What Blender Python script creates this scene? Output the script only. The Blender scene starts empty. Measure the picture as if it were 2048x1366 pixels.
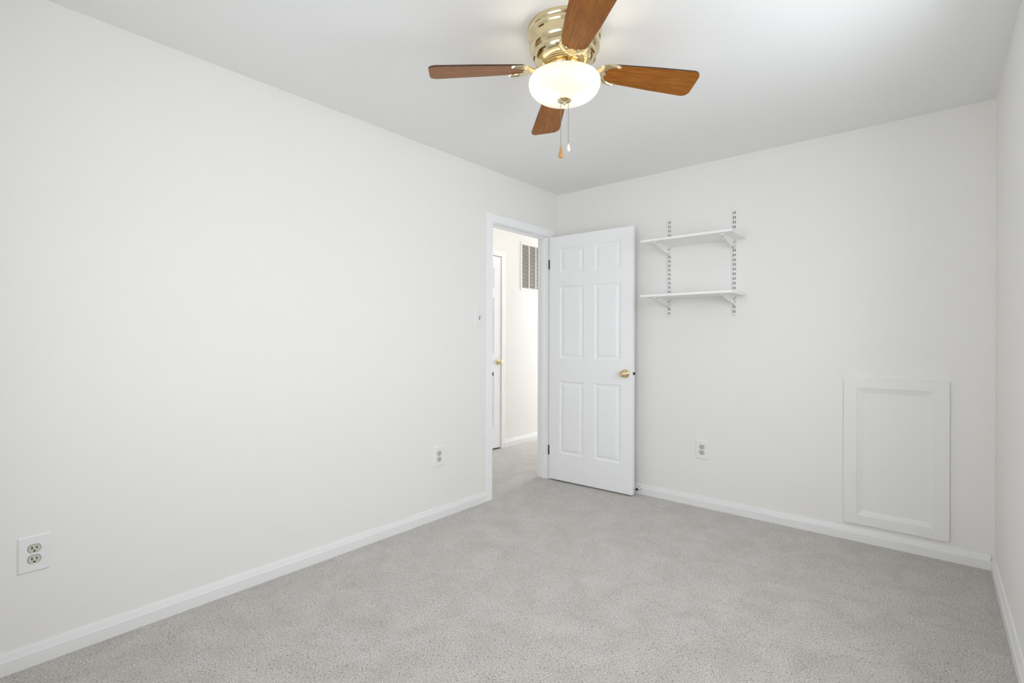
import bpy, bmesh, math, random
from mathutils import Vector, Matrix

random.seed(7)
PI = math.pi
R = math.radians
scene = bpy.context.scene
COL = scene.collection

# ------------------------------------------------------------------ camera
W, L, H = 2.753, 3.83, 2.44          # room width, length, ceiling height
cam_d = bpy.data.cameras.new('camera')
cam = bpy.data.objects.new('camera', cam_d)
COL.objects.link(cam)
cam_d.sensor_fit = 'HORIZONTAL'
cam_d.sensor_width = 36.0
cam_d.lens = 36.0 * 1001.43 / 2048.0
cam_d.shift_y = -(683.0 - 676.31) / 2048.0
cam_d.clip_start = 0.02
cam.location = (2.5118, -3.5904, 1.1953)
cam.rotation_euler = (Matrix.Rotation(R(40.157), 3, 'Z') @ Matrix.Rotation(R(90), 3, 'X')
                      @ Matrix.Rotation(R(0.16), 3, 'Z')).to_euler()
scene.camera = cam

# ------------------------------------------------------------------ view, world, daylight
vs = scene.view_settings
vs.view_transform = 'Standard'
vs.look = 'None'
vs.exposure = 0.0
vs.gamma = 1.0
vs.use_curve_mapping = False
scene.cycles.max_bounces = 14
scene.cycles.diffuse_bounces = 10
scene.cycles.glossy_bounces = 6
scene.cycles.transmission_bounces = 8
scene.cycles.use_denoising = True
scene.cycles.sample_clamp_indirect = 6.0

world = bpy.data.worlds.new('sky')
scene.world = world
world.use_nodes = True
bg = world.node_tree.nodes['Background']
bg.inputs['Color'].default_value = (0.80, 0.90, 1.0, 1)
bg.inputs['Strength'].default_value = 1.5


def area(name, loc, rot, sx, sy, power, color):
    d = bpy.data.lights.new(name, 'AREA')
    d.shape = 'RECTANGLE'
    d.size = sx
    d.size_y = sy
    d.energy = power
    d.color = color
    o = bpy.data.objects.new(name, d)
    COL.objects.link(o)
    o.location = loc
    o.rotation_euler = rot
    return o


# overcast daylight arriving at the two bedroom windows (wall behind the camera, near part of the right wall)
# and at the hall's window
DAY = (0.915, 0.958, 1.0)
area('window_daylight', (1.55, -L - 0.34, 1.55), (R(75), 0, 0), 1.40, 1.40, 37, DAY)
area('window_daylight', (W + 0.34, -1.74, 1.52), (R(75), 0, R(90)), 1.20, 1.30, 38.5, DAY)
area('hall_daylight', (-0.59, 3.34, 1.55), (R(-62), 0, 0), 0.70, 1.20, 84, DAY)


# ------------------------------------------------------------------ materials
def mat(name, color, rough=0.5, metal=0.0, spec=0.5, coat=0.0):
    m = bpy.data.materials.new(name)
    m.use_nodes = True
    b = m.node_tree.nodes['Principled BSDF']
    b.inputs['Base Color'].default_value = (*color, 1)
    b.inputs['Roughness'].default_value = rough
    b.inputs['Metallic'].default_value = metal
    b.inputs['Specular IOR Level'].default_value = spec
    b.inputs['Coat Weight'].default_value = coat
    return m


def nd(m, typ, **kw):
    n = m.node_tree.nodes.new(typ)
    for k, v in kw.items():
        setattr(n, k, v)
    return n


def lk(m, a, b):
    m.node_tree.links.new(a, b)


def ramp(m, stops):
    n = nd(m, 'ShaderNodeValToRGB')
    e = n.color_ramp.elements
    while len(e) < len(stops):
        e.new(0.5)
    for i, (p, c) in enumerate(stops):
        e[i].position = p
        e[i].color = (*c, 1)
    return n


def paint(name, color, rough, bump=0.03, scale=220):
    """rolled wall paint: flat colour with a fine orange-peel bump"""
    m = mat(name, color, rough, spec=0.3)
    b = m.node_tree.nodes['Principled BSDF']
    tc = nd(m, 'ShaderNodeTexCoord')
    n = nd(m, 'ShaderNodeTexNoise')
    n.inputs['Scale'].default_value = scale
    n.inputs['Detail'].default_value = 2
    bp = nd(m, 'ShaderNodeBump')
    bp.inputs['Strength'].default_value = bump
    bp.inputs['Distance'].default_value = 0.002
    lk(m, tc.outputs['Object'], n.inputs['Vector'])
    lk(m, n.outputs['Fac'], bp.inputs['Height'])
    lk(m, bp.outputs['Normal'], b.inputs['Normal'])
    return m


M = {}
M['wall'] = paint('wall_paint', (0.838, 0.824, 0.802), 0.75)
M['ceiling'] = paint('ceiling_paint', (0.85, 0.853, 0.846), 0.9)
M['trim'] = paint('trim_paint', (0.838, 0.834, 0.832), 0.35, bump=0.02, scale=120)
M['casing'] = paint('casing_paint', (0.905, 0.907, 0.920), 0.35, bump=0.02, scale=120)
M['door'] = paint('door_paint', (0.905, 0.907, 0.918), 0.38, bump=0.03, scale=150)
M['panelpaint'] = paint('panel_paint', (0.832, 0.823, 0.808), 0.5, bump=0.02, scale=120)
M['plate'] = mat('white_plastic', (0.832, 0.830, 0.832), 0.35)
M['ivory'] = mat('ivory_plastic', (0.60, 0.575, 0.505), 0.35)
M['black'] = mat('slot_black', (0.010, 0.009, 0.008), 0.6)
M['darkmetal'] = mat('dark_bronze', (0.035, 0.033, 0.030), 0.4, metal=0.6)
M['screw'] = mat('painted_screw', (0.62, 0.62, 0.60), 0.35, metal=0.3)
M['brass'] = mat('polished_brass', (0.80, 0.66, 0.38), 0.12, metal=1.0)
M['palebrass'] = mat('pale_brass', (0.76, 0.655, 0.42), 0.16, metal=1.0)
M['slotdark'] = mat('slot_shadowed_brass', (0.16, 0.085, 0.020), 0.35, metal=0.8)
M['chain'] = mat('chain_metal', (0.30, 0.28, 0.24), 0.3, metal=1.0)
M['shelf'] = mat('shelf_melamine', (0.87, 0.87, 0.86), 0.4)
M['shelfmetal'] = mat('shelf_enamel', (0.84, 0.84, 0.83), 0.4)
M['channel'] = mat('channel_shade_dark', (0.018, 0.018, 0.017), 0.7)  # near-black puts the shade of rail slots and bracket holes into the colour
M['grille'] = mat('grille_enamel', (0.82, 0.80, 0.76), 0.45)
M['duct'] = mat('duct_brown', (0.075, 0.060, 0.042), 0.9)  # even dark brown for the sheet behind the louvres
M['rubber'] = mat('black_rubber', (0.012, 0.012, 0.012), 0.7)
M['fobwood'] = mat('fob_oak', (0.50, 0.27, 0.085), 0.35, coat=0.3)
M['fobwhite'] = mat('fob_cream', (0.80, 0.76, 0.66), 0.35, coat=0.3)
M['glassclear'] = mat('window_glass', (1, 1, 1), 0.0)

# clear pane: mostly lets light straight through, with a faint mirror reflection
m = M['glassclear']
nt = m.node_tree
nt.nodes.remove(nt.nodes['Principled BSDF'])
tr = nd(m, 'ShaderNodeBsdfTransparent')
gl = nd(m, 'ShaderNodeBsdfGlossy')
gl.inputs['Roughness'].default_value = 0.0
mx = nd(m, 'ShaderNodeMixShader')
mx.inputs['Fac'].default_value = 0.06
lk(m, tr.outputs[0], mx.inputs[1])
lk(m, gl.outputs[0], mx.inputs[2])
lk(m, mx.outputs[0], nt.nodes['Material Output'].inputs['Surface'])


def carpet():
    m = mat('cut_pile_carpet', (0.5, 0.48, 0.45), 0.95, spec=0.1)
    b = m.node_tree.nodes['Principled BSDF']
    b.inputs['Sheen Weight'].default_value = 0.65
    b.inputs['Sheen Roughness'].default_value = 0.5
    tc = nd(m, 'ShaderNodeTexCoord')
    # tufts
    n1 = nd(m, 'ShaderNodeTexNoise')
    n1.inputs['Scale'].default_value = 165
    n1.inputs['Detail'].default_value = 4
    n1.inputs['Roughness'].default_value = 0.72
    r1 = ramp(m, [(0.32, (0.110, 0.093, 0.077)), (0.43, (0.385, 0.350, 0.312)),
                  (0.55, (0.555, 0.517, 0.474)), (0.68, (0.82, 0.775, 0.722))])
    # scattered dark yarn ends: a few of the cells are dark, more of them where the pile is trodden
    n2 = nd(m, 'ShaderNodeTexVoronoi')
    n2.inputs['Scale'].default_value = 145
    sep = nd(m, 'ShaderNodeSeparateColor')
    lk(m, n2.outputs['Color'], sep.inputs[0])
    dens = nd(m, 'ShaderNodeTexNoise')
    dens.inputs['Scale'].default_value = 9
    dens.inputs['Detail'].default_value = 2
    lk(m, tc.outputs['Object'], dens.inputs['Vector'])
    dm_ = nd(m, 'ShaderNodeMapRange')
    dm_.inputs['From Min'].default_value = 0.35
    dm_.inputs['From Max'].default_value = 0.68
    dm_.inputs['To Min'].default_value = 0.02
    dm_.inputs['To Max'].default_value = 0.20
    lk(m, dens.outputs['Fac'], dm_.inputs['Value'])
    isd = nd(m, 'ShaderNodeMath', operation='LESS_THAN')
    lk(m, sep.outputs[0], isd.inputs[0])
    lk(m, dm_.outputs['Result'], isd.inputs[1])
    near = nd(m, 'ShaderNodeMath', operation='LESS_THAN')
    near.inputs[1].default_value = 0.38
    lk(m, n2.outputs['Distance'], near.inputs[0])
    both = nd(m, 'ShaderNodeMath', operation='MULTIPLY')
    lk(m, isd.outputs[0], both.inputs[0])
    lk(m, near.outputs[0], both.inputs[1])
    r2 = ramp(m, [(0.0, (1, 1, 1)), (1.0, (0.25, 0.23, 0.21))])
    # foot and vacuum marks
    n3 = nd(m, 'ShaderNodeTexNoise')
    n3.inputs['Scale'].default_value = 6.5
    n3.inputs['Detail'].default_value = 6
    n3.inputs['Roughness'].default_value = 0.68
    n3.inputs['Distortion'].default_value = 0.6
    r3 = ramp(m, [(0.34, (0.87, 0.86, 0.85)), (0.64, (1.07, 1.075, 1.085))])
    for n in (n1, n2, n3):
        lk(m, tc.outputs['Object'], n.inputs['Vector'])
    lk(m, n1.outputs['Fac'], r1.inputs['Fac'])
    lk(m, both.outputs[0], r2.inputs['Fac'])
    lk(m, n3.outputs['Fac'], r3.inputs['Fac'])
    x1 = nd(m, 'ShaderNodeMixRGB', blend_type='MULTIPLY')
    x1.inputs['Fac'].default_value = 1
    x2 = nd(m, 'ShaderNodeMixRGB', blend_type='MULTIPLY')
    x2.inputs['Fac'].default_value = 1
    lk(m, r1.outputs['Color'], x1.inputs[1])
    lk(m, r2.outputs['Color'], x1.inputs[2])
    lk(m, x1.outputs['Color'], x2.inputs[1])
    lk(m, r3.outputs['Color'], x2.inputs[2])
    lk(m, x2.outputs['Color'], b.inputs['Base Color'])
    bp = nd(m, 'ShaderNodeBump')
    bp.inputs['Strength'].default_value = 0.8
    bp.inputs['Distance'].default_value = 0.006
    lk(m, n1.outputs['Fac'], bp.inputs['Height'])
    lk(m, bp.outputs['Normal'], b.inputs['Normal'])
    return m


M['carpet'] = carpet()


def wood():
    m = mat('cherry_veneer', (0.30, 0.12, 0.03), 0.34, spec=0.18, coat=0.05)
    b = m.node_tree.nodes['Principled BSDF']
    b.inputs['Coat Roughness'].default_value = 0.22
    tc = nd(m, 'ShaderNodeTexCoord')
    mp = nd(m, 'ShaderNodeMapping')
    mp.inputs['Scale'].default_value = (3.0, 55.0, 20.0)
    n = nd(m, 'ShaderNodeTexNoise')
    n.inputs['Scale'].default_value = 4.0
    n.inputs['Detail'].default_value = 5
    n.inputs['Roughness'].default_value = 0.6
    n.inputs['Distortion'].default_value = 0.3
    r = ramp(m, [(0.30, (0.165, 0.050, 0.003)), (0.52, (0.285, 0.094, 0.008)), (0.72, (0.40, 0.145, 0.016))])
    lk(m, tc.outputs['Object'], mp.inputs['Vector'])
    lk(m, mp.outputs['Vector'], n.inputs['Vector'])
    lk(m, n.outputs['Fac'], r.inputs['Fac'])
    lk(m, r.outputs['Color'], b.inputs['Base Color'])
    return m


M['wood'] = wood()
M['woodedge'] = mat('blade_edge', (0.05, 0.022, 0.008), 0.4)


def frosted():
    """opal glass bowl: scatters the light of the bulbs inside it"""
    m = bpy.data.materials.new('opal_glass')
    m.use_nodes = True
    nt = m.node_tree
    nt.nodes.remove(nt.nodes['Principled BSDF'])
    t = nd(m, 'ShaderNodeBsdfTranslucent')
    t.inputs['Color'].default_value = (0.135, 0.142, 0.150, 1)
    d = nd(m, 'ShaderNodeBsdfDiffuse')
    d.inputs['Color'].default_value = (0.92, 0.89, 0.82, 1)
    g = nd(m, 'ShaderNodeBsdfGlossy')
    g.inputs['Roughness'].default_value = 0.25
    a = nd(m, 'ShaderNodeMixShader')
    a.inputs['Fac'].default_value = 0.62
    c = nd(m, 'ShaderNodeMixShader')
    c.inputs['Fac'].default_value = 0.04
    lk(m, t.outputs[0], a.inputs[1])
    lk(m, d.outputs[0], a.inputs[2])
    lk(m, a.outputs[0], c.inputs[1])
    lk(m, g.outputs[0], c.inputs[2])
    lk(m, c.outputs[0], nt.nodes['Material Output'].inputs['Surface'])
    return m


M['opal'] = frosted()


# ------------------------------------------------------------------ mesh helpers
def box(bm, lo, hi, mi=0, bevel=0.0):
    x0, y0, z0 = lo
    x1, y1, z1 = hi
    v = [bm.verts.new(p) for p in ((x0, y0, z0), (x1, y0, z0), (x1, y1, z0), (x0, y1, z0),
                                   (x0, y0, z1), (x1, y0, z1), (x1, y1, z1), (x0, y1, z1))]
    fs = [bm.faces.new([v[i] for i in q]) for q in
          ((3, 2, 1, 0), (4, 5, 6, 7), (0, 1, 5, 4), (1, 2, 6, 5), (2, 3, 7, 6), (3, 0, 4, 7))]
    for f in fs:
        f.material_index = mi
    if bevel:
        es = list({e for f in fs for e in f.edges})
        r = bmesh.ops.bevel(bm, geom=es, offset=bevel, segments=2, affect='EDGES', profile=0.5)
        for f in r['faces']:
            f.material_index = mi
    return v


def lathe(bm, prof, seg=48, center=(0, 0, 0), axis='Z', mi=0, cap=True):
    """revolve (radius, height) pairs"""
    c = Vector(center)
    rings = []
    for r, h in prof:
        ring = []
        if r < 1e-6:
            ring = [bm.verts.new(c + ax(axis, 0, 0, h))] * seg
        else:
            for i in range(seg):
                a = 2 * PI * i / seg
                ring.append(bm.verts.new(c + ax(axis, r * math.cos(a), r * math.sin(a), h)))
        rings.append(ring)
    for k in range(len(rings) - 1):
        a, b = rings[k], rings[k + 1]
        for i in range(seg):
            j = (i + 1) % seg
            q = []
            for v in (a[i], a[j], b[j], b[i]):
                if v not in q:
                    q.append(v)
            if len(q) > 2:
                f = bm.faces.new(q)
                f.material_index = mi
                f.smooth = True
    if cap:
        for ring in (rings[0], rings[-1]):
            if len(set(ring)) > 2:
                f = bm.faces.new(ring)
                f.material_index = mi


def ax(axis, a, b, h):
    if axis == 'Z':
        return Vector((a, b, h))
    if axis == 'Y':
        return Vector((a, h, b))
    return Vector((h, a, b))


def prism(bm, pts, lo, hi, plane='XY', mi=0):
    """extrude a polygon; plane gives the two polygon axes"""
    def P(p, t):
        if plane == 'XY':
            return (p[0], p[1], t)
        if plane == 'XZ':
            return (p[0], t, p[1])
        return (t, p[0], p[1])
    a = [bm.verts.new(P(p, lo)) for p in pts]
    b = [bm.verts.new(P(p, hi)) for p in pts]
    n = len(pts)
    fs = [bm.faces.new(a), bm.faces.new(b[::-1])]
    for i in range(n):
        fs.append(bm.faces.new((a[i], b[i], b[(i + 1) % n], a[(i + 1) % n])))
    for f in fs:
        f.material_index = mi
    return fs


def obj(name, bm, mats, parent=None, smooth=False):
    bmesh.ops.recalc_face_normals(bm, faces=bm.faces)
    me = bpy.data.meshes.new(name)
    bm.to_mesh(me)
    bm.free()
    if not isinstance(mats, (list, tuple)):
        mats = [mats]
    for k in mats:
        me.materials.append(M[k])
    if smooth:
        for p in me.polygons:
            p.use_smooth = True
    o = bpy.data.objects.new(name, me)
    COL.objects.link(o)
    o.parent = parent
    return o


def tag(o, label, cat, group=None, kind=None):
    o['label'] = label
    o['category'] = cat
    if group:
        o['group'] = group
    if kind:
        o['kind'] = kind
    return o


def empty(name, loc, label, cat, rotz=0.0, group=None, kind=None):
    o = bpy.data.objects.new(name, None)
    o.empty_display_size = 0.05
    COL.objects.link(o)
    o.location = loc
    o.rotation_euler = (0, 0, rotz)
    return tag(o, label, cat, group, kind)


def B():
    return bmesh.new()


# ------------------------------------------------------------------ room shell
HX = -1.082                      # hall wall face
WT = 0.10                        # partition thickness
HY0, HY1 = -2.0, 3.0             # hall ends
DY0, DY1, DZ = -0.851, -0.135, 2.052   # clear opening of the bedroom doorway
JT = 0.018                       # jamb thickness

b = B()
box(b, (HX - 0.12, -L - 0.12, -0.10), (W + 0.12, HY1 + 0.10, 0.0))
tag(obj('floor', b, 'carpet'), 'grey beige cut pile carpet running from the bedroom into the hall', 'carpet', kind='structure')

b = B()
box(b, (HX - 0.12, -L - 0.12, H), (W + 0.12, HY1 + 0.10, H + 0.10))
tag(obj('ceiling', b, 'ceiling'), 'flat white painted ceiling carrying the fan', 'ceiling', kind='structure')

b = B()
box(b, (-WT, -L - 0.12, 0), (0, DY0 - JT, H))
box(b, (-WT, DY1 + JT, 0), (0, HY1, H))
box(b, (-WT, DY0 - JT, DZ + JT), (0, DY1 + JT, H))
bmesh.ops.remove_doubles(b, verts=b.verts, dist=1e-5)
tag(obj('wall_left', b, 'wall'), 'long white wall on the left with the open doorway at its far end', 'wall', kind='structure')

b = B()
box(b, (0, 0, 0), (W + 0.12, 0.12, H))
tag(obj('wall_back', b, 'wall'), 'white far wall behind the open door and the shelving', 'wall', kind='structure')

VY0, VY1, VZ0, VZ1 = -2.30, -1.18, 0.86, 2.08
b = B()
box(b, (W, -L - 0.12, 0), (W + 0.12, VY0, H))
box(b, (W, VY1, 0), (W + 0.12, 0, H))
box(b, (W, VY0, 0), (W + 0.12, VY1, VZ0))
box(b, (W, VY0, VZ1), (W + 0.12, VY1, H))
tag(obj('wall_right', b, 'wall'), 'white wall along the right edge of the picture', 'wall', kind='structure')

# wall behind the camera with the window that lights the room
WX0, WX1, WZ0, WZ1 = 0.94, 2.16, 0.86, 2.08
b = B()
box(b, (0, -L - 0.12, 0), (WX0, -L, H))
box(b, (WX1, -L - 0.12, 0), (W, -L, H))
box(b, (WX0, -L - 0.12, 0), (WX1, -L, WZ0))
box(b, (WX0, -L - 0.12, WZ1), (WX1, -L, H))
tag(obj('wall_front', b, 'wall'), 'white wall with the window, behind the viewer', 'wall', kind='structure')

b = B()
for x0, x1 in ((WX0, WX0 + 0.05), (WX1 - 0.05, WX1)):
    box(b, (x0, -L - 0.09, WZ0), (x1, -L - 0.03, WZ1))
for z0, z1 in ((WZ0, WZ0 + 0.05), (1.43, 1.48), (WZ1 - 0.05, WZ1)):
    box(b, (WX0 + 0.05, -L - 0.09, z0), (WX1 - 0.05, -L - 0.03, z1))
win = tag(obj('window_1', b, 'trim'), 'white double hung window in the wall behind the viewer', 'window', kind='structure')
for z0, z1 in ((WZ0 + 0.05, 1.43), (1.48, WZ1 - 0.05)):
    b = B()
    box(b, (WX0 + 0.05, -L - 0.063, z0), (WX1 - 0.05, -L - 0.058, z1))
    obj('pane', b, 'glassclear', win)

b = B()
for y0, y1 in ((VY0, VY0 + 0.05), (VY1 - 0.05, VY1)):
    box(b, (W + 0.03, y0, VZ0), (W + 0.09, y1, VZ1))
for z0, z1 in ((VZ0, VZ0 + 0.05), (1.43, 1.48), (VZ1 - 0.05, VZ1)):
    box(b, (W + 0.03, VY0 + 0.05, z0), (W + 0.09, VY1 - 0.05, z1))
win3 = tag(obj('window_3', b, 'trim'), 'white double hung window in the near part of the right wall', 'window', kind='structure')
for z0, z1 in ((VZ0 + 0.05, 1.43), (1.48, VZ1 - 0.05)):
    b = B()
    box(b, (W + 0.058, VY0 + 0.05, z0), (W + 0.063, VY1 - 0.05, z1))
    obj('pane', b, 'glassclear', win3)

# hall beyond the doorway
HDY0, HDY1, HDZ = -0.290, 0.475, 2.072
b = B()
box(b, (HX - 0.12, HY0, 0), (HX - 0.07, HY1, H))
box(b, (HX - 0.07, HY0, 0), (HX, HDY0 - 0.0025, H))
box(b, (HX - 0.07, HDY1 + 0.0025, 0), (HX, HY1, H))
box(b, (HX - 0.07, HDY0 - 0.004, HDZ + 0.004), (HX, HDY1 + 0.004, H))
tag(obj('wall_hall', b, 'wall'), 'white hall wall seen through the doorway', 'wall', kind='structure')
b = B()
box(b, (HX, HY0 - 0.10, 0), (-WT, HY0, H))
tag(obj('wall_hall_near', b, 'wall'), 'white wall closing the near end of the hall', 'wall', kind='structure')
b = B()
box(b, (HX, HY1, 0), (-0.96, HY1 + 0.10, H))
box(b, (-0.22, HY1, 0), (-WT, HY1 + 0.10, H))
box(b, (-0.96, HY1, 0), (-0.22, HY1 + 0.10, 0.80))
box(b, (-0.96, HY1, 2.02), (-0.22, HY1 + 0.10, H))
tag(obj('wall_hall_far', b, 'wall'), 'white wall with a window closing the far end of the hall', 'wall', kind='structure')
b = B()
for x0, x1 in ((-0.96, -0.92), (-0.26, -0.22)):
    box(b, (x0, HY1 + 0.03, 0.80), (x1, HY1 + 0.08, 2.02))
for z0, z1 in ((0.80, 0.84), (1.39, 1.43), (1.98, 2.02)):
    box(b, (-0.92, HY1 + 0.03, z0), (-0.26, HY1 + 0.08, z1))
win2 = tag(obj('window_2', b, 'trim'), 'white window at the far end of the hall', 'window', kind='structure')
b = B()
box(b, (-0.92, HY1 + 0.053, 0.84), (-0.26, HY1 + 0.057, 1.98))
obj('pane', b, 'glassclear', win2)


# ---- baseboards: flat face with a sloped top
def baseboard(name, p0, p1, nrm, label, t=0.014, h=0.076):
    """runs from p0 to p1 on the wall face; nrm points into the room"""
    prof = [(0, 0), (t, 0), (t, h * 0.62), (t * 0.86, h * 0.66), (t * 0.50, h * 0.93), (t * 0.36, h), (0, h)]
    b = B()
    rings = []
    for p in (p0, p1):
        rings.append([b.verts.new((p[0] + nrm[0] * d, p[1] + nrm[1] * d, z)) for d, z in prof])
    n = len(prof)
    for i in range(n):
        j = (i + 1) % n
        b.faces.new((rings[0][i], rings[0][j], rings[1][j], rings[1][i]))
    b.faces.new(rings[0])
    b.faces.new(rings[1][::-1])
    return tag(obj(name, b, 'trim'), label, 'baseboard', kind='structure')


CW = 0.063      # casing width
baseboard('baseboard_left', (0, -L), (0, DY0 - CW), (1, 0), 'white baseboard along the long left wall')
baseboard('baseboard_back', (0.014, 0), (W - 0.016, 0), (0, -1), 'white baseboard along the far wall under the access panel')
baseboard('baseboard_right', (W, -L), (W, 0), (-1, 0), 'white baseboard along the right wall', t=0.016)
baseboard('baseboard_hall', (HX, HDY1 + 0.062), (HX, HY1), (1, 0), 'white baseboard on the hall wall beyond the doorway', h=0.085)


# ---- door casings and jambs
def casing_profile_box(b, lo, hi, axis):
    box(b, lo, hi, bevel=0.004)


b = B()
T = 0.017
# room side casing: flat with an inner bead
for y0, y1 in ((DY0 - CW, DY0 - 0.004), (DY1 + 0.004, DY1 + CW)):
    box(b, (0, y0, 0), (T, y1, DZ + CW), bevel=0.003)
box(b, (0, DY0 - 0.006, DZ + 0.004), (T, DY1 + 0.006, DZ + CW), bevel=0.003)
# hall side casing
for y0, y1 in ((DY0 - CW, DY0 - 0.004), (DY1 + 0.004, DY1 + CW)):
    box(b, (-WT - T, y0, 0), (-WT, y1, DZ + CW), bevel=0.003)
box(b, (-WT - T, DY0 - 0.006, DZ + 0.004), (-WT, DY1 + 0.006, DZ + CW), bevel=0.003)
# jambs
box(b, (-WT, DY0 - JT, 0), (0.0, DY0, DZ + JT))
box(b, (-WT, DY1, 0), (0.0, DY1 + JT, DZ + JT))
box(b, (-WT, DY0, DZ), (0.0, DY1, DZ + JT))
# stop strips
for y0, y1 in ((DY0, DY0 + 0.011), (DY1 - 0.011, DY1)):
    box(b, (-0.072, y0, 0), (-0.040, y1, DZ), bevel=0.002)
box(b, (-0.072, DY0 + 0.011, DZ - 0.011), (-0.040, DY1 - 0.011, DZ), bevel=0.002)
tr1 = tag(obj('trim_1', b, 'casing'), 'white casing and jamb around the open bedroom doorway', 'door frame', kind='structure')
b = B()
box(b, (-0.036, DY0 - 0.0005, 0.900), (0.0015, DY0 + 0.0015, 0.958))
box(b, (0.0, DY0 - 0.0005, 0.917), (0.0195, DY0 + 0.0025, 0.941))
obj('strike_plate', b, 'darkmetal', tr1)

b = B()
for y0, y1 in ((HDY0 - 0.066, HDY0 - 0.006), (HDY1 + 0.006, HDY1 + 0.066)):
    box(b, (HX, y0, 0), (HX + 0.012, y1, HDZ + 0.066), bevel=0.003)
box(b, (HX, HDY0 - 0.008, HDZ + 0.006), (HX + 0.012, HDY1 + 0.008, HDZ + 0.066), bevel=0.003)
tag(obj('trim_2', b, 'casing'), 'white casing around the closed hall door', 'door frame', kind='structure')


# ------------------------------------------------------------------ panelled slabs (doors, access panel)
def panel_face(b, w, z0, z1, panels, prof, y, sgn):
    """one face of a slab in the local XZ plane at depth y; prof = (inset, depth) steps; sgn=+1 sinks towards +y"""
    xs = sorted({0.0, w, *[p[0] for p in panels], *[p[1] for p in panels]})
    zs = sorted({z0, z1, *[p[2] for p in panels], *[p[3] for p in panels]})
    for i in range(len(xs) - 1):
        for k in range(len(zs) - 1):
            cx, cz = (xs[i] + xs[i + 1]) / 2, (zs[k] + zs[k + 1]) / 2
            if any(p[0] < cx < p[1] and p[2] < cz < p[3] for p in panels):
                continue
            b.faces.new([b.verts.new((x, y, z)) for x, z in
                         ((xs[i], zs[k]), (xs[i + 1], zs[k]), (xs[i + 1], zs[k + 1]), (xs[i], zs[k + 1]))])
    for x0, x1, a0, a1 in panels:
        prev = None
        for ins, dep in prof:
            ring = [b.verts.new((x, y + sgn * dep, z)) for x, z in
                    ((x0 + ins, a0 + ins), (x1 - ins, a0 + ins), (x1 - ins, a1 - ins), (x0 + ins, a1 - ins))]
            if prev:
                for i in range(4):
                    j = (i + 1) % 4
                    b.faces.new((prev[i], prev[j], ring[j], ring[i]))
            prev = ring
        b.faces.new(prev)


def slab_sides(b, w, y0, y1, z0, z1):
    for q in (((0, y0, z0), (0, y1, z0), (0, y1, z1), (0, y0, z1)),
              ((w, y0, z0), (w, y1, z0), (w, y1, z1), (w, y0, z1)),
              ((0, y0, z0), (w, y0, z0), (w, y1, z0), (0, y1, z0)),
              ((0, y0, z1), (w, y0, z1), (w, y1, z1), (0, y1, z1))):
        b.faces.new([b.verts.new(p) for p in q])


DPROF = [(0, 0), (0.003, 0.0045), (0.010, 0.0075), (0.015, 0.0085), (0.019, 0.0085), (0.024, 0.0065), (0.038, 0.0025), (0.042, 0.002)]


def knob(name, parent, x, y, z, d):
    """rose, neck and knob pointing along local y in direction d"""
    b = B()
    lathe(b, [(0.0, 0.0), (0.0325, 0.0), (0.0330, 0.003 * d), (0.030, 0.007 * d), (0.020, 0.010 * d),
              (0.0115, 0.014 * d), (0.0105, 0.026 * d), (0.0145, 0.031 * d), (0.0235, 0.036 * d),
              (0.0270, 0.044 * d), (0.0262, 0.052 * d), (0.0215, 0.059 * d), (0.012, 0.0625 * d),
              (0.0070, 0.0625 * d), (0.0060, 0.061 * d), (0.0, 0.061 * d)], 40, axis='Y', cap=False)
    o = obj(name, b, 'brass', parent)
    o.location = (x, y, z)
    return o


def six_panel_door(name, w, z0, z1, label, mirror=False):
    th = 0.035
    st = (w - 2 * 0.225) / 3.0
    xa, xb = st, st + 0.225
    xc, xd = w - st - 0.225, w - st
    panels = []
    for x0, x1 in ((xa, xb), (xc, xd)):
        for a0, a1 in ((0.238, 0.839), (1.028, 1.627), (1.733, 1.943)):
            panels.append((x0, x1, a0, a1))
    b = B()
    panel_face(b, w, z0, z1, panels, DPROF, 0.0, 1)
    panel_face(b, w, z0, z1, panels, DPROF, th, -1)
    slab_sides(b, w, 0, th, z0, z1)
    bmesh.ops.remove_doubles(b, verts=b.verts, dist=1e-5)
    o = obj(name, b, 'door')
    mod = o.modifiers.new('ease', 'BEVEL')
    mod.width = 0.0025
    mod.segments = 2
    mod.limit_method = 'ANGLE'
    mod.angle_limit = R(60)
    tag(o, label, 'door', kind='structure')
    return o


DW = 0.750
door = six_panel_door('door_1', DW, 0.014, 2.045, 'white six panel bedroom door standing open against the far wall')
door.location = (0.026, -0.150, 0)
door.rotation_euler = (0, 0, R(2.0))
h1 = knob('door_handle', door, DW - 0.058, 0.0, 0.928, -1)
h1['label'] = 'polished brass round door knob'
# the knob on the wall side is shorter than the gap left behind the door
b = B()
lathe(b, [(0.0, 0.0), (0.0325, 0.0), (0.031, 0.006), (0.012, 0.010), (0.012, 0.018), (0.024, 0.024),
          (0.026, 0.032), (0.020, 0.040), (0.0, 0.042)], 32, axis='Y', cap=False)
o = obj('door_handle', b, 'brass', door)
o.location = (DW - 0.058, 0.035, 0.928)
b = B()
prism(b, [(DW - 0.001, 0.006), (DW + 0.011, 0.013), (DW + 0.011, 0.024), (DW - 0.001, 0.024)], 0.921, 0.940, 'XY')
lp = obj('latch', b, 'black', door)
lp['label'] = 'black latch bolt on the door edge'
for z0, z1 in ((0.212, 0.292), (1.778, 1.858)):
    b = B()
    lathe(b, [(0.0, z0), (0.0042, z0), (0.0055, z0 + 0.003), (0.0055, z1 - 0.003), (0.0042, z1), (0.0, z1)], 16,
          center=(-0.0095, 0.0040, 0), cap=False)
    box(b, (-0.0060, 0.0040, z0 + 0.002), (-0.0005, 0.030, z1 - 0.002))
    hg = obj('hinge', b, 'darkmetal', door)
    hg['label'] = 'dark metal butt hinge'

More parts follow.
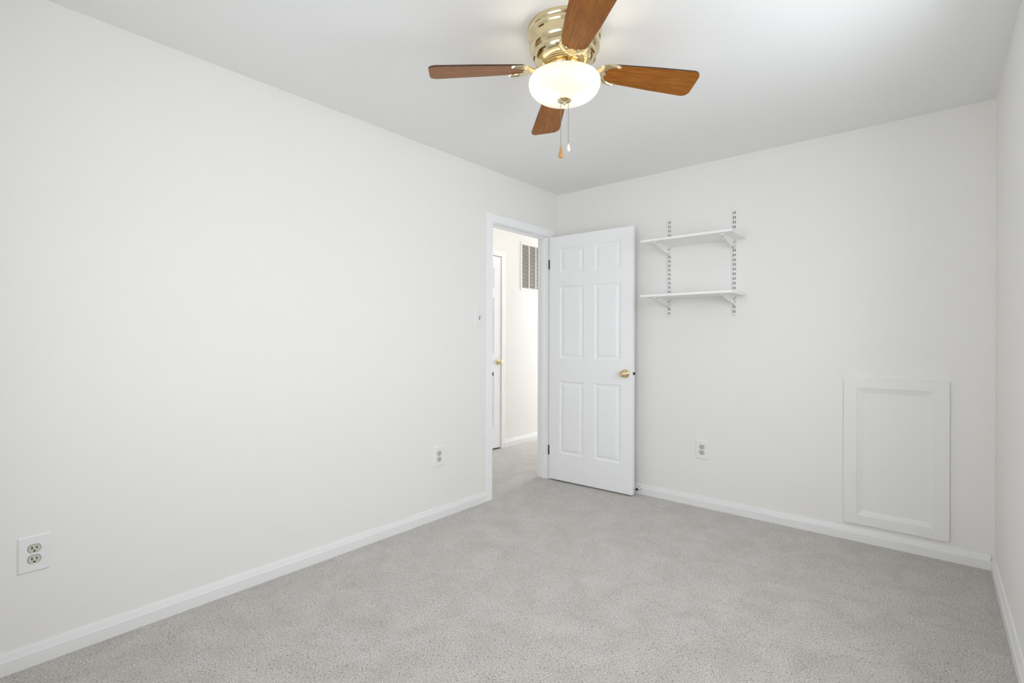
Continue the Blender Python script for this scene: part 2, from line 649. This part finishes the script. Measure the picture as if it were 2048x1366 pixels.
hd = six_panel_door('door_2', HDY1 - HDY0, 0.020, HDZ - 0.002, 'white closed six panel door across the hall')
# its local x runs along +y of the room, its front faces the doorway
hd.location = (HX + 0.004, HDY0, 0)
hd.rotation_euler = (0, 0, R(90))
hk = knob('door_handle', hd, HDY1 - HDY0 - 0.045, 0.0, 0.938, -1)
hk['label'] = 'polished brass round door knob'

# rubber tipped stop on the far wall's baseboard, behind the door
ds = empty('door_stop', (0.790, -0.014, 0.052), 'small black tipped door stop on the baseboard behind the open door', 'door stop')
b = B()
lathe(b, [(0.0, 0.0), (0.012, 0.0), (0.012, -0.004), (0.005, -0.006), (0.005, -0.054), (0.0, -0.054)], 20, axis='Y', cap=False)
obj('rod', b, 'plate', ds)
b = B()
lathe(b, [(0.0, -0.054), (0.008, -0.054), (0.009, -0.062), (0.008, -0.0705), (0.0, -0.0705)], 20, axis='Y', cap=False)
obj('tip', b, 'rubber', ds)['label'] = 'black rubber tip'

# ------------------------------------------------------------------ access panel on the far wall
ap = empty('access_panel', (2.0990, 0, 0), 'white framed access panel low on the far wall at right', 'access panel')
apw = 0.476
fr = (0.064, apw - 0.064, 0.160, 0.909)
z0, z1 = 0.106, 0.966
b = B()
yf = -0.020
xs = [0, fr[0], fr[1], apw]
zs = [z0, fr[2], fr[3], z1]
for i in range(3):
    for k in range(3):
        if i == 1 and k == 1:
            continue
        b.faces.new([b.verts.new((x, yf, z)) for x, z in ((xs[i], zs[k]), (xs[i + 1], zs[k]), (xs[i + 1], zs[k + 1]), (xs[i], zs[k + 1]))])
slab_sides(b, apw, yf, 0.0, z0, z1)
prev = None
for ins, dep in [(0, 0), (0.002, 0.004), (0.008, 0.0055), (0.012, 0.0065), (0.030, 0.0125), (0.033, 0.0125)]:
    ring = [b.verts.new((x, yf + dep, z)) for x, z in ((fr[0] + ins, fr[2] + ins), (fr[1] - ins, fr[2] + ins), (fr[1] - ins, fr[3] - ins), (fr[0] + ins, fr[3] - ins))]
    if prev:
        for i in range(4):
            b.faces.new((prev[i], prev[(i + 1) % 4], ring[(i + 1) % 4], ring[i]))
    prev = ring
bmesh.ops.remove_doubles(b, verts=b.verts, dist=1e-5)
fo = obj('frame', b, 'panelpaint', ap)
mod = fo.modifiers.new('ease', 'BEVEL')
mod.width = 0.002
mod.segments = 2
mod.limit_method = 'ANGLE'
mod.angle_limit = R(70)
b = B()
box(b, (fr[0] + 0.0295, yf + 0.0123, fr[2] + 0.0295), (fr[1] - 0.0295, 0.0, fr[3] - 0.0295))
obj('centre_panel', b, 'panelpaint', ap)


# ------------------------------------------------------------------ outlets and switch (local: plate in XZ, front towards -y)
def rounded(w, h, r, n=5, cx=0.0, cz=0.0):
    pts = []
    for sx, sz, a0 in ((1, 1, 0), (-1, 1, 90), (-1, -1, 180), (1, -1, 270)):
        for i in range(n + 1):
            a = R(a0 + 90.0 * i / n)
            pts.append((cx + sx * (w / 2 - r) + r * math.cos(a), cz + sz * (h / 2 - r) + r * math.sin(a)))
    return pts


def cover_plate(parent, w, h):
    b = B()
    outer = rounded(w, h, 0.004)
    inner = rounded(w - 0.010, h - 0.010, 0.003)
    n = len(outer)
    r0 = [b.verts.new((x, 0.0, z)) for x, z in outer]
    r1 = [b.verts.new((x, -0.0020, z)) for x, z in outer]
    r2 = [b.verts.new((x, -0.0065, z)) for x, z in inner]
    for a, c in ((r0, r1), (r1, r2)):
        for i in range(n):
            b.faces.new((a[i], a[(i + 1) % n], c[(i + 1) % n], c[i]))
    b.faces.new(r2)
    b.faces.new(r0[::-1])
    return obj('cover_plate', b, 'plate', parent)


def receptacle(parent, cz):
    b = B()
    # face with flat top and bottom and round sides
    pts = []
    hw, hh = 0.0172, 0.0142
    for i in range(32):
        a = 2 * PI * i / 32
        pts.append((hw * math.cos(a), max(-hh, min(hh, hw * math.sin(a)))))
    prism(b, [(x * 1.07, z * 1.07 + cz) for x, z in pts], -0.0060, -0.0069, 'XZ', 1)
    prism(b, [(x, z + cz) for x, z in pts], -0.0060, -0.0088, 'XZ', 0)
    # two blade slots and a ground hole
    box(b, (-0.0080, -0.0092, cz - 0.0012), (-0.0048, -0.0080, cz + 0.0078), 2)
    box(b, (0.0048, -0.0092, cz - 0.0006), (0.0080, -0.0080, cz + 0.0072), 2)
    prism(b, [(0.0031 * math.cos(R(a)), cz - 0.0085 + 0.0031 * math.sin(R(a))) for a in range(0, 181, 20)] + [(-0.0031, cz - 0.0108), (0.0031, cz - 0.0108)],
          -0.0092, -0.0080, 'XZ', 2)
    return obj('receptacle', b, ['ivory', 'darkmetal', 'black'], parent)


def screw(parent, x, z):
    b = B()
    lathe(b, [(0.0, -0.0062), (0.0034, -0.0062), (0.0032, -0.0072), (0.0018, -0.0079), (0.0, -0.0080)], 16, center=(x, 0, z), axis='Y', cap=False)
    return obj('screw', b, 'plate', parent)


def dup(root, loc, rotz, label):
    r = root.copy()
    COL.objects.link(r)
    r.location = loc
    r.rotation_euler = (0, 0, rotz)
    r['label'] = label
    for ch in root.children:
        c = ch.copy()
        COL.objects.link(c)
        c.parent = r
    return r


out = empty('wall_outlet', (0, -3.317, 0.405), 'white duplex outlet on the left wall nearest the viewer', 'outlet', rotz=R(90), group='duplex outlets low on the walls')
cover_plate(out, 0.089, 0.133)
receptacle(out, 0.0195)
receptacle(out, -0.0195)
screw(out, 0, 0)
dup(out, (0, -1.364, 0.411), R(90), 'white duplex outlet on the left wall near the doorway')
dup(out, (1.251, 0, 0.407), 0.0, 'white duplex outlet on the far wall right of the open door')

sw = empty('light_switch', (0, -0.984, 1.342), 'white toggle light switch beside the doorway casing', 'light switch', rotz=R(90))
cover_plate(sw, 0.082, 0.132)
b = B()
box(b, (-0.0052, -0.0068, -0.0120), (0.0052, -0.0060, 0.0120), 1)
prism(b, [(-0.0066, -0.003), (-0.0066, 0.006), (-0.0190, 0.0150), (-0.0200, 0.0105)], -0.0036, 0.0036, 'YZ', 0)
obj('toggle', b, ['ivory', 'darkmetal'], sw)
screw(sw, 0, 0.030)
screw(sw, 0, -0.030)

# ------------------------------------------------------------------ wall shelving
shu = empty('wall_shelf', (0, 0, 0), 'white two tier wall shelf on slotted rails beside the open door', 'wall shelf')
RX = (1.0125, 1.4695)
RZ0, RZ1 = 1.357, 2.077
RW, RD = 0.0245, 0.0125
SLOT = [-0.0056, 0.0056]
for rx in RX:
    b = B()
    # front plate with two columns of real slots, as a ladder of strips
    sw_, sh_, pitch = 0.0048, 0.0195, 0.032
    cols = [(-RW / 2, SLOT[0] - sw_ / 2), (SLOT[0] + sw_ / 2, SLOT[1] - sw_ / 2), (SLOT[1] + sw_ / 2, RW / 2)]
    for c0, c1 in cols:
        box(b, (rx + c0, -RD, RZ0), (rx + c1, -RD + 0.0015, RZ1))
    z = RZ0
    nrow = int((RZ1 - RZ0) / pitch)
    off = (RZ1 - RZ0 - nrow * pitch) / 2
    for s in SLOT:
        edges = [RZ0]
        for k in range(nrow):
            zc = RZ0 + off + (k + 0.5) * pitch
            edges += [zc - sh_ / 2, zc + sh_ / 2]
        edges.append(RZ1)
        for k in range(0, len(edges), 2):
            box(b, (rx + s - sw_ / 2, -RD, edges[k]), (rx + s + sw_ / 2, -RD + 0.0015, edges[k + 1]))
    # side flanges
    for sx in (-1, 1):
        x0, x1 = sorted((rx + sx * RW / 2, rx + sx * (RW / 2 - 0.0015)))
        box(b, (x0, -RD + 0.0015, RZ0), (x1, 0, RZ1))
    box(b, (rx - RW / 2 + 0.0015, -0.0012, RZ0), (rx + RW / 2 - 0.0015, 0.0, RZ1), 1)  # back strip, coloured dark so the slots look shaded
    # screw heads
    for zc in (RZ0 + off + pitch * 2, RZ0 + off + pitch * 11, RZ1 - off - pitch * 2):
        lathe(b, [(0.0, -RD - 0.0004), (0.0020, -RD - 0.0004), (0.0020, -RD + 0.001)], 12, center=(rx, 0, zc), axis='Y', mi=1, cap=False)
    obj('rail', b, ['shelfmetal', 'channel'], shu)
SX0, SX1 = 0.928, 1.544
SY0, SY1 = -0.318, -0.0135
for zb in (1.869, 1.485):
    b = B()
    box(b, (SX0, SY0, zb), (SX1, SY1, zb + 0.016), bevel=0.0012)
    obj('shelf_board', b, 'shelf', shu)
    for rx in RX:
        b = B()
        # tapering folded bracket: deep at the rail, shallow at its tip
        prof = [(-RD, zb), (-RD, zb - 0.060), (-0.022, zb - 0.060), (-0.060, zb - 0.052), (-0.255, zb - 0.014), (-0.270, zb - 0.010), (-0.272, zb)]
        for s in (-1, 1):
            x0, x1 = sorted((rx + s * 0.0062, rx + s * 0.0046))
            prism(b, prof, x0, x1, 'YZ')
        # folded top flange and closed front tip
        box(b, (rx - 0.0046, -0.272, zb - 0.0016), (rx + 0.0046, -RD, zb))
        box(b, (rx - 0.0046, -0.272, zb - 0.010), (rx + 0.0046, -0.269, zb - 0.0016))
        # lower spine
        prism(b, [(-0.060, zb - 0.052), (-0.255, zb - 0.014), (-0.255, zb - 0.0125), (-0.060, zb - 0.0505)], rx - 0.0046, rx + 0.0046, 'YZ')
        # dark marks for the shade in the punched slot and rivet holes, both side plates
        for s in (-1, 1):
            x0, x1 = sorted((rx + s * 0.0064, rx + s * 0.0050))
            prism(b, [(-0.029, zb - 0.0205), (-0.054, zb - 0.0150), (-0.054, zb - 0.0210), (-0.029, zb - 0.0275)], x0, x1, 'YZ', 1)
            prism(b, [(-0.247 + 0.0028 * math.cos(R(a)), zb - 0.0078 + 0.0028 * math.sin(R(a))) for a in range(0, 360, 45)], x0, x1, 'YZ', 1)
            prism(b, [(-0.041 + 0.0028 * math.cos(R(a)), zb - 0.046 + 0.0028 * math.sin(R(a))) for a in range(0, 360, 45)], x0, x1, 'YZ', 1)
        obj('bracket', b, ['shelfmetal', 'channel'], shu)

# ------------------------------------------------------------------ return air grille in the hall (local: y to the right, faces +x)
gr = empty('return_air_grille', (HX, 0, 0), 'white louvred return air grille high on the hall wall', 'vent')
GY0, GY1, GZ0, GZ1 = 0.813, 1.378, 1.744, 2.290
gy0, gy1, gz0, gz1 = 0.838, 1.353, 1.769, 2.265
b = B()
box(b, (0, GY0, GZ0), (0.007, gy0, GZ1), bevel=0.002)
box(b, (0, gy1, GZ0), (0.007, GY1, GZ1), bevel=0.002)
box(b, (0, gy0, GZ0), (0.007, gy1, gz0), bevel=0.002)
box(b, (0, gy0, gz1), (0.007, gy1, GZ1), bevel=0.002)
for k in (1, 2, 3):
    yc = gy0 + k * 0.1285
    box(b, (0.0, yc - 0.006, gz0), (0.0065, yc + 0.006, gz1))
obj('frame', b, 'grille', gr)
b = B()
nl = 31
for c in range(4):
    y0 = gy0 + c * 0.1285 + (0.006 if c else 0)
    y1 = gy0 + (c + 1) * 0.1285 - 0.006
    for k in range(nl):
        z = gz0 + (k + 0.5) * (gz1 - gz0) / nl
        prism(b, [(0.0062, z - 0.0034), (0.0054, z - 0.0040), (0.0012, z + 0.0022), (0.0020, z + 0.0028)], y0, y1, 'XZ')
obj('louvres', b, 'grille', gr)
b = B()
box(b, (0.0002, gy0, gz0), (0.0008, gy1, gz1))
obj('backing', b, 'duct', gr)['label'] = 'dark brown backing showing between the louvres'

# hall ceiling lamp (above the doorway's sight line)
hl = empty('ceiling_lamp', (-0.59, 0.35, H), 'round white flush ceiling lamp in the hall', 'lamp')
b = B()
lathe(b, [(0.0, 0.0), (0.11, 0.0), (0.11, -0.018), (0.0, -0.018)], 40, cap=False)
obj('base', b, 'plate', hl)
b = B()
lathe(b, [(0.105, -0.018), (0.125, -0.03), (0.125, -0.05), (0.10, -0.08), (0.05, -0.096), (0.0, -0.10)], 40, cap=False)
dm = obj('diffuser', b, 'opal', hl, smooth=True)
lamp_d = bpy.data.lights.new('hall_bulb', 'POINT')
lamp_d.energy = 2.2
lamp_d.color = (1.0, 0.93, 0.82)
lamp_d.shadow_soft_size = 0.10
lamp = bpy.data.objects.new('hall_bulb', lamp_d)
COL.objects.link(lamp)
lamp.location = (-0.59, 0.35, H - 0.16)

# ------------------------------------------------------------------ ceiling fan
FX, FY = 1.369, -1.913
fan = empty('ceiling_fan', (FX, FY, H), 'brass ceiling fan with four wood blades and a lit opal bowl', 'ceiling fan')


def zz(z):          # absolute height -> fan local
    return z - H


b = B()
prof = [(0.0, 2.440), (0.149, 2.440), (0.1495, 2.432), (0.1480, 2.424), (0.1430, 2.419), (0.1430, 2.416), (0.1465, 2.413),
        (0.1465, 2.408), (0.1455, 2.404), (0.1415, 2.398), (0.1405, 2.388), (0.1395, 2.380), (0.1410, 2.376), (0.1415, 2.366),
        (0.1390, 2.356), (0.1330, 2.350), (0.1335, 2.347), (0.1310, 2.3445), (0.1315, 2.3415), (0.1290, 2.339), (0.1290, 2.335),
        (0.1275, 2.328), (0.1235, 2.319), (0.1150, 2.310), (0.1050, 2.3035), (0.0960, 2.300), (0.0955, 2.297), (0.0900, 2.2955),
        (0.0895, 2.293), (0.0830, 2.2915), (0.0825, 2.289), (0.0600, 2.289), (0.0, 2.289)]
lathe(b, [(r, zz(z)) for r, z in prof], 96, cap=False)
hs = obj('motor_housing', b, 'palebrass', fan, smooth=True)
hs.data.polygons.foreach_set('use_smooth', [True] * len(hs.data.polygons))
mod = hs.modifiers.new('edges', 'EDGE_SPLIT')
mod.split_angle = R(35)

# ventilation slots let into the bowl shaped underside and the upper band
def slot(ang, r0, z0, r1, z1, half, mk):
    """one slot insert following the housing's slope between (r0,z0) and (r1,z1)"""
    b = B()
    n = 8
    rows = []
    for k in range(n + 1):
        t = 2 * k / n - 1
        a = ang + half * t
        e = 0.5 - 0.5 * math.sqrt(max(0.0, 1 - abs(t) ** 6))     # rounded ends
        rows.append([b.verts.new(((r0 + (r1 - r0) * q) * math.cos(a), (r0 + (r1 - r0) * q) * math.sin(a), zz(z0 + (z1 - z0) * q)))
                     for q in (e, 1 - e)])
    for k in range(n):
        q = [rows[k][0], rows[k + 1][0], rows[k + 1][1], rows[k][1]]
        b.faces.new(q)
    bmesh.ops.remove_doubles(b, verts=b.verts, dist=1e-6)
    bmesh.ops.solidify(b, geom=b.faces[:], thickness=0.0006)
    obj('vent_slot', b, mk, hs)


for k in range(10):
    slot(2 * PI * k / 10 + R(8), 0.1250, 2.3212, 0.1212, 2.3158, R(9), 'slotdark')
for k in range(6):
    slot(2 * PI * k / 6 + R(25), 0.1424, 2.3972, 0.1416, 2.3915, R(6), 'slotdark')

b = B()
lathe(b, [(r, zz(z)) for r, z in [(0.0, 2.289), (0.070, 2.289), (0.073, 2.285), (0.073, 2.279), (0.070, 2.275), (0.050, 2.273), (0.0, 2.273)]], 64, cap=False)
obj('flywheel', b, 'brass', fan)
b = B()
lathe(b, [(r, zz(z)) for r, z in [(0.0, 2.273), (0.048, 2.273), (0.052, 2.268), (0.052, 2.262), (0.060, 2.258), (0.098, 2.256), (0.100, 2.253), (0.098, 2.251), (0.0, 2.251)]], 64, cap=False)
obj('light_fitter', b, 'palebrass', fan)

# opal bowl, open at its top
b = B()
bo = [(0.1080, 2.2480), (0.1250, 2.2460), (0.1365, 2.2400), (0.1430, 2.2300), (0.1443, 2.2190), (0.1425, 2.2080), (0.1370, 2.1950),
      (0.1270, 2.1825), (0.1120, 2.1715), (0.0920, 2.1635), (0.0650, 2.1580), (0.0350, 2.1555), (0.0, 2.1548)]
bi = [(r * 0.975, z + 0.0035) for r, z in bo]
bi[0] = (0.1080, 2.2450)
lathe(b, [(r, zz(z)) for r, z in bo], 72, cap=False)
obj('light_bowl', b, 'opal', fan, smooth=True)
b = B()
lathe(b, [(r, zz(z)) for r, z in [(0.0, 2.1555), (0.0265, 2.1555), (0.0285, 2.1540), (0.0275, 2.1525), (0.010, 2.1505), (0.0065, 2.1470),
                                  (0.0040, 2.1450), (0.0060, 2.1420), (0.0065, 2.1395), (0.0045, 2.1365), (0.0, 2.1355)]], 40, cap=False)
obj('finial', b, 'brass', fan)
# bulbs inside the bowl
r_cam = Vector((math.cos(R(40.157)), math.sin(R(40.157)), 0))
f_cam = Vector((-math.sin(R(40.157)), math.cos(R(40.157)), 0))
for k in (0, 1):
    a = R(40.157 + 180 * k + 8)
    p = Vector((0.066 * math.cos(a), 0.066 * math.sin(a), zz(2.205)))
    b = B()
    lathe(b, [(0.0, 0.0), (0.012, 0.0), (0.012, 0.012), (0.0, 0.012)], 20, center=(p.x, p.y, zz(2.238)), cap=False)
    obj('lamp_holder', b, 'plate', fan)
    d = bpy.data.lights.new('fan_bulb', 'POINT')
    d.energy = 2.6
    d.color = (1.0, 0.87, 0.68)
    d.shadow_soft_size = 0.022
    o = bpy.data.objects.new('fan_bulb', d)
    COL.objects.link(o)
    o.location = (FX + p.x, FY + p.y, H + p.z)

# blades with their irons
RT, RR = 0.556, 0.165


def blade_outline():
    pts = []
    # root: shallow scallop
    pts += [(RR + 0.012, -0.050), (RR, -0.040), (RR, 0.040), (RR + 0.012, 0.050)]
    # upper edge out to the rounded tip
    hw = 0.0725
    rc = 0.030
    tipx = RT - 0.018
    pts.append((RR + 0.19, 0.064))
    for i in range(7):
        a = R(90 - 90 * i / 6)
        pts.append((tipx - rc + 0.004 + rc * math.cos(a), hw - rc + rc * math.sin(a)))
    for i in range(7):
        a = R(-90 * i / 6)
        pts.append((tipx - rc + 0.004 + rc * math.cos(a), -hw + rc + rc * math.sin(a)))
    pts.append((RR + 0.19, -0.064))
    return pts


def make_blade():
    b = B()
    fs = prism(b, blade_outline(), -0.003, 0.003, 'XY', 1)
    fs[0].material_index = 0
    fs[1].material_index = 0
    o = obj('blade', b, ['wood', 'woodedge'], fan)
    # iron: arm from the flywheel, crescent claw under the blade root
    b = B()
    up = [(0.050, 0.016), (0.080, 0.0105), (0.105, 0.0095), (0.122, 0.013), (0.134, 0.025), (0.147, 0.042), (0.163, 0.053), (0.182, 0.057),
          (0.202, 0.0565), (0.218, 0.053), (0.221, 0.050), (0.216, 0.0475), (0.203, 0.0465), (0.190, 0.043), (0.179, 0.036),
          (0.170, 0.026), (0.164, 0.014), (0.166, 0.006)]
    pts = up + [(0.172, 0.0)] + [(x, -y) for x, y in up[::-1]]
    n = len(pts)

    def zr(x):
        t = max(0.0, min(1.0, (x - 0.06) / 0.09))
        t = t * t * (3 - 2 * t)
        return -0.0055 * (1 - t) - 0.0032 * t

    inset = []
    cxs = [(0.5 * (0.05 + 0.187))]
    lo = [b.verts.new((x, y, zr(x) - 0.0035)) for x, y in pts]
    hi = [b.verts.new((x, y, zr(x) + 0.0003)) for x, y in pts]
    for i in range(n):
        j = (i + 1) % n
        b.faces.new((lo[i], lo[j], hi[j], hi[i]))
    b.faces.new(hi)
    # rounded underside: the outline drawn in towards the middle of the band
    ctr = [(0.05, 0.0), (0.08, 0.0), (0.105, 0.0), (0.122, 0.0), (0.142, 0.016), (0.156, 0.030), (0.171, 0.043), (0.186, 0.0500),
           (0.202, 0.0515), (0.216, 0.0507), (0.2185, 0.050), (0.214, 0.0500), (0.202, 0.0510), (0.188, 0.0485), (0.174, 0.040),
           (0.162, 0.028), (0.148, 0.012), (0.142, 0.003)]
    m = len(up)
    mid = [b.verts.new((x, y, zr(x) - 0.0095)) for x, y in ctr]
    mid2 = [b.verts.new((x, -y, zr(x) - 0.0095)) for x, y in ctr]
    for i in range(m - 1):
        b.faces.new((lo[i], lo[i + 1], mid[i + 1], mid[i]))
        b.faces.new((lo[n - 1 - i], lo[n - 2 - i], mid2[i + 1], mid2[i]))
    b.faces.new((lo[0], mid[0], mid2[0], lo[n - 1]))
    b.faces.new((lo[m - 1], lo[m], lo[m + 1], mid2[m - 1], mid[m - 1]))
    b.faces.new([mid[i] for i in range(m)] + [mid2[i] for i in range(m - 1, -1, -1)])
    # scroll bosses and blade screws
    for x, y, r in ((0.140, 0.0, 0.0085), (0.152, 0.030, 0.0050), (0.152, -0.030, 0.0050)):
        bmesh.ops.create_uvsphere(b, u_segments=14, v_segments=8, radius=r, matrix=Matrix.Translation((x, y, zr(x) - 0.007)) @ Matrix.Diagonal((1, 1, 0.6, 1)))
    ir = obj('blade_iron', b, 'palebrass', o, smooth=True)
    md = ir.modifiers.new('edges', 'EDGE_SPLIT')
    md.split_angle = R(50)
    return o, ir


bl, ir = make_blade()
for k in range(4):
    if k == 0:
        o = bl
    else:
        o = bl.copy()
        COL.objects.link(o)
        o.parent = fan
        c = ir.copy()
        COL.objects.link(c)
        c.parent = o
    o.location = (0, 0, zz(2.2855))
    o.rotation_euler = (Matrix.Rotation(R(44.8 + 90 * k), 3, 'Z') @ Matrix.Rotation(R(4.6), 3, 'Y')
                        @ Matrix.Rotation(R(-10.5), 3, 'X')).to_euler()


# pull chains: beads on a thin wire, with a fob
def chain(lat, dep, ztop, zfob, fobmat, bell):
    p = r_cam * lat + f_cam * dep
    b = B()
    z = ztop
    lathe(b, [(0.0, zz(ztop)), (0.0005, zz(ztop)), (0.0005, zz(zfob)), (0.0, zz(zfob))], 8, center=(p.x, p.y, 0), cap=False)
    while z > zfob:
        bmesh.ops.create_icosphere(b, subdivisions=1, radius=0.0017, matrix=Matrix.Translation((p.x, p.y, zz(z))))
        z -= 0.0042
    c = obj('pull_chain', b, 'chain', fan, smooth=True)
    b = B()
    if bell:
        pr = [(0.0, 0.0), (0.0030, -0.001), (0.0042, -0.006), (0.0062, -0.022), (0.0090, -0.031), (0.0105, -0.034), (0.0105, -0.037),
              (0.0095, -0.038), (0.0105, -0.0395), (0.0080, -0.045), (0.0, -0.0475)]
    else:
        pr = [(0.0, 0.0), (0.0028, -0.001), (0.0045, -0.007), (0.0075, -0.017), (0.0085, -0.024), (0.0070, -0.030), (0.0035, -0.034), (0.0, -0.035)]
    lathe(b, [(r, zz(zfob) + h) for r, h in pr], 24, center=(p.x, p.y, 0), cap=False)
    f = obj('chain_fob', b, fobmat, c, smooth=True)
    f['label'] = 'oak coloured bell shaped fob' if bell else 'cream drop shaped fob'


chain(-0.0165, -0.032, 2.1575, 1.957, 'fobwood', True)
chain(0.0165, 0.0, 2.1545, 1.981, 'fobwhite', False)
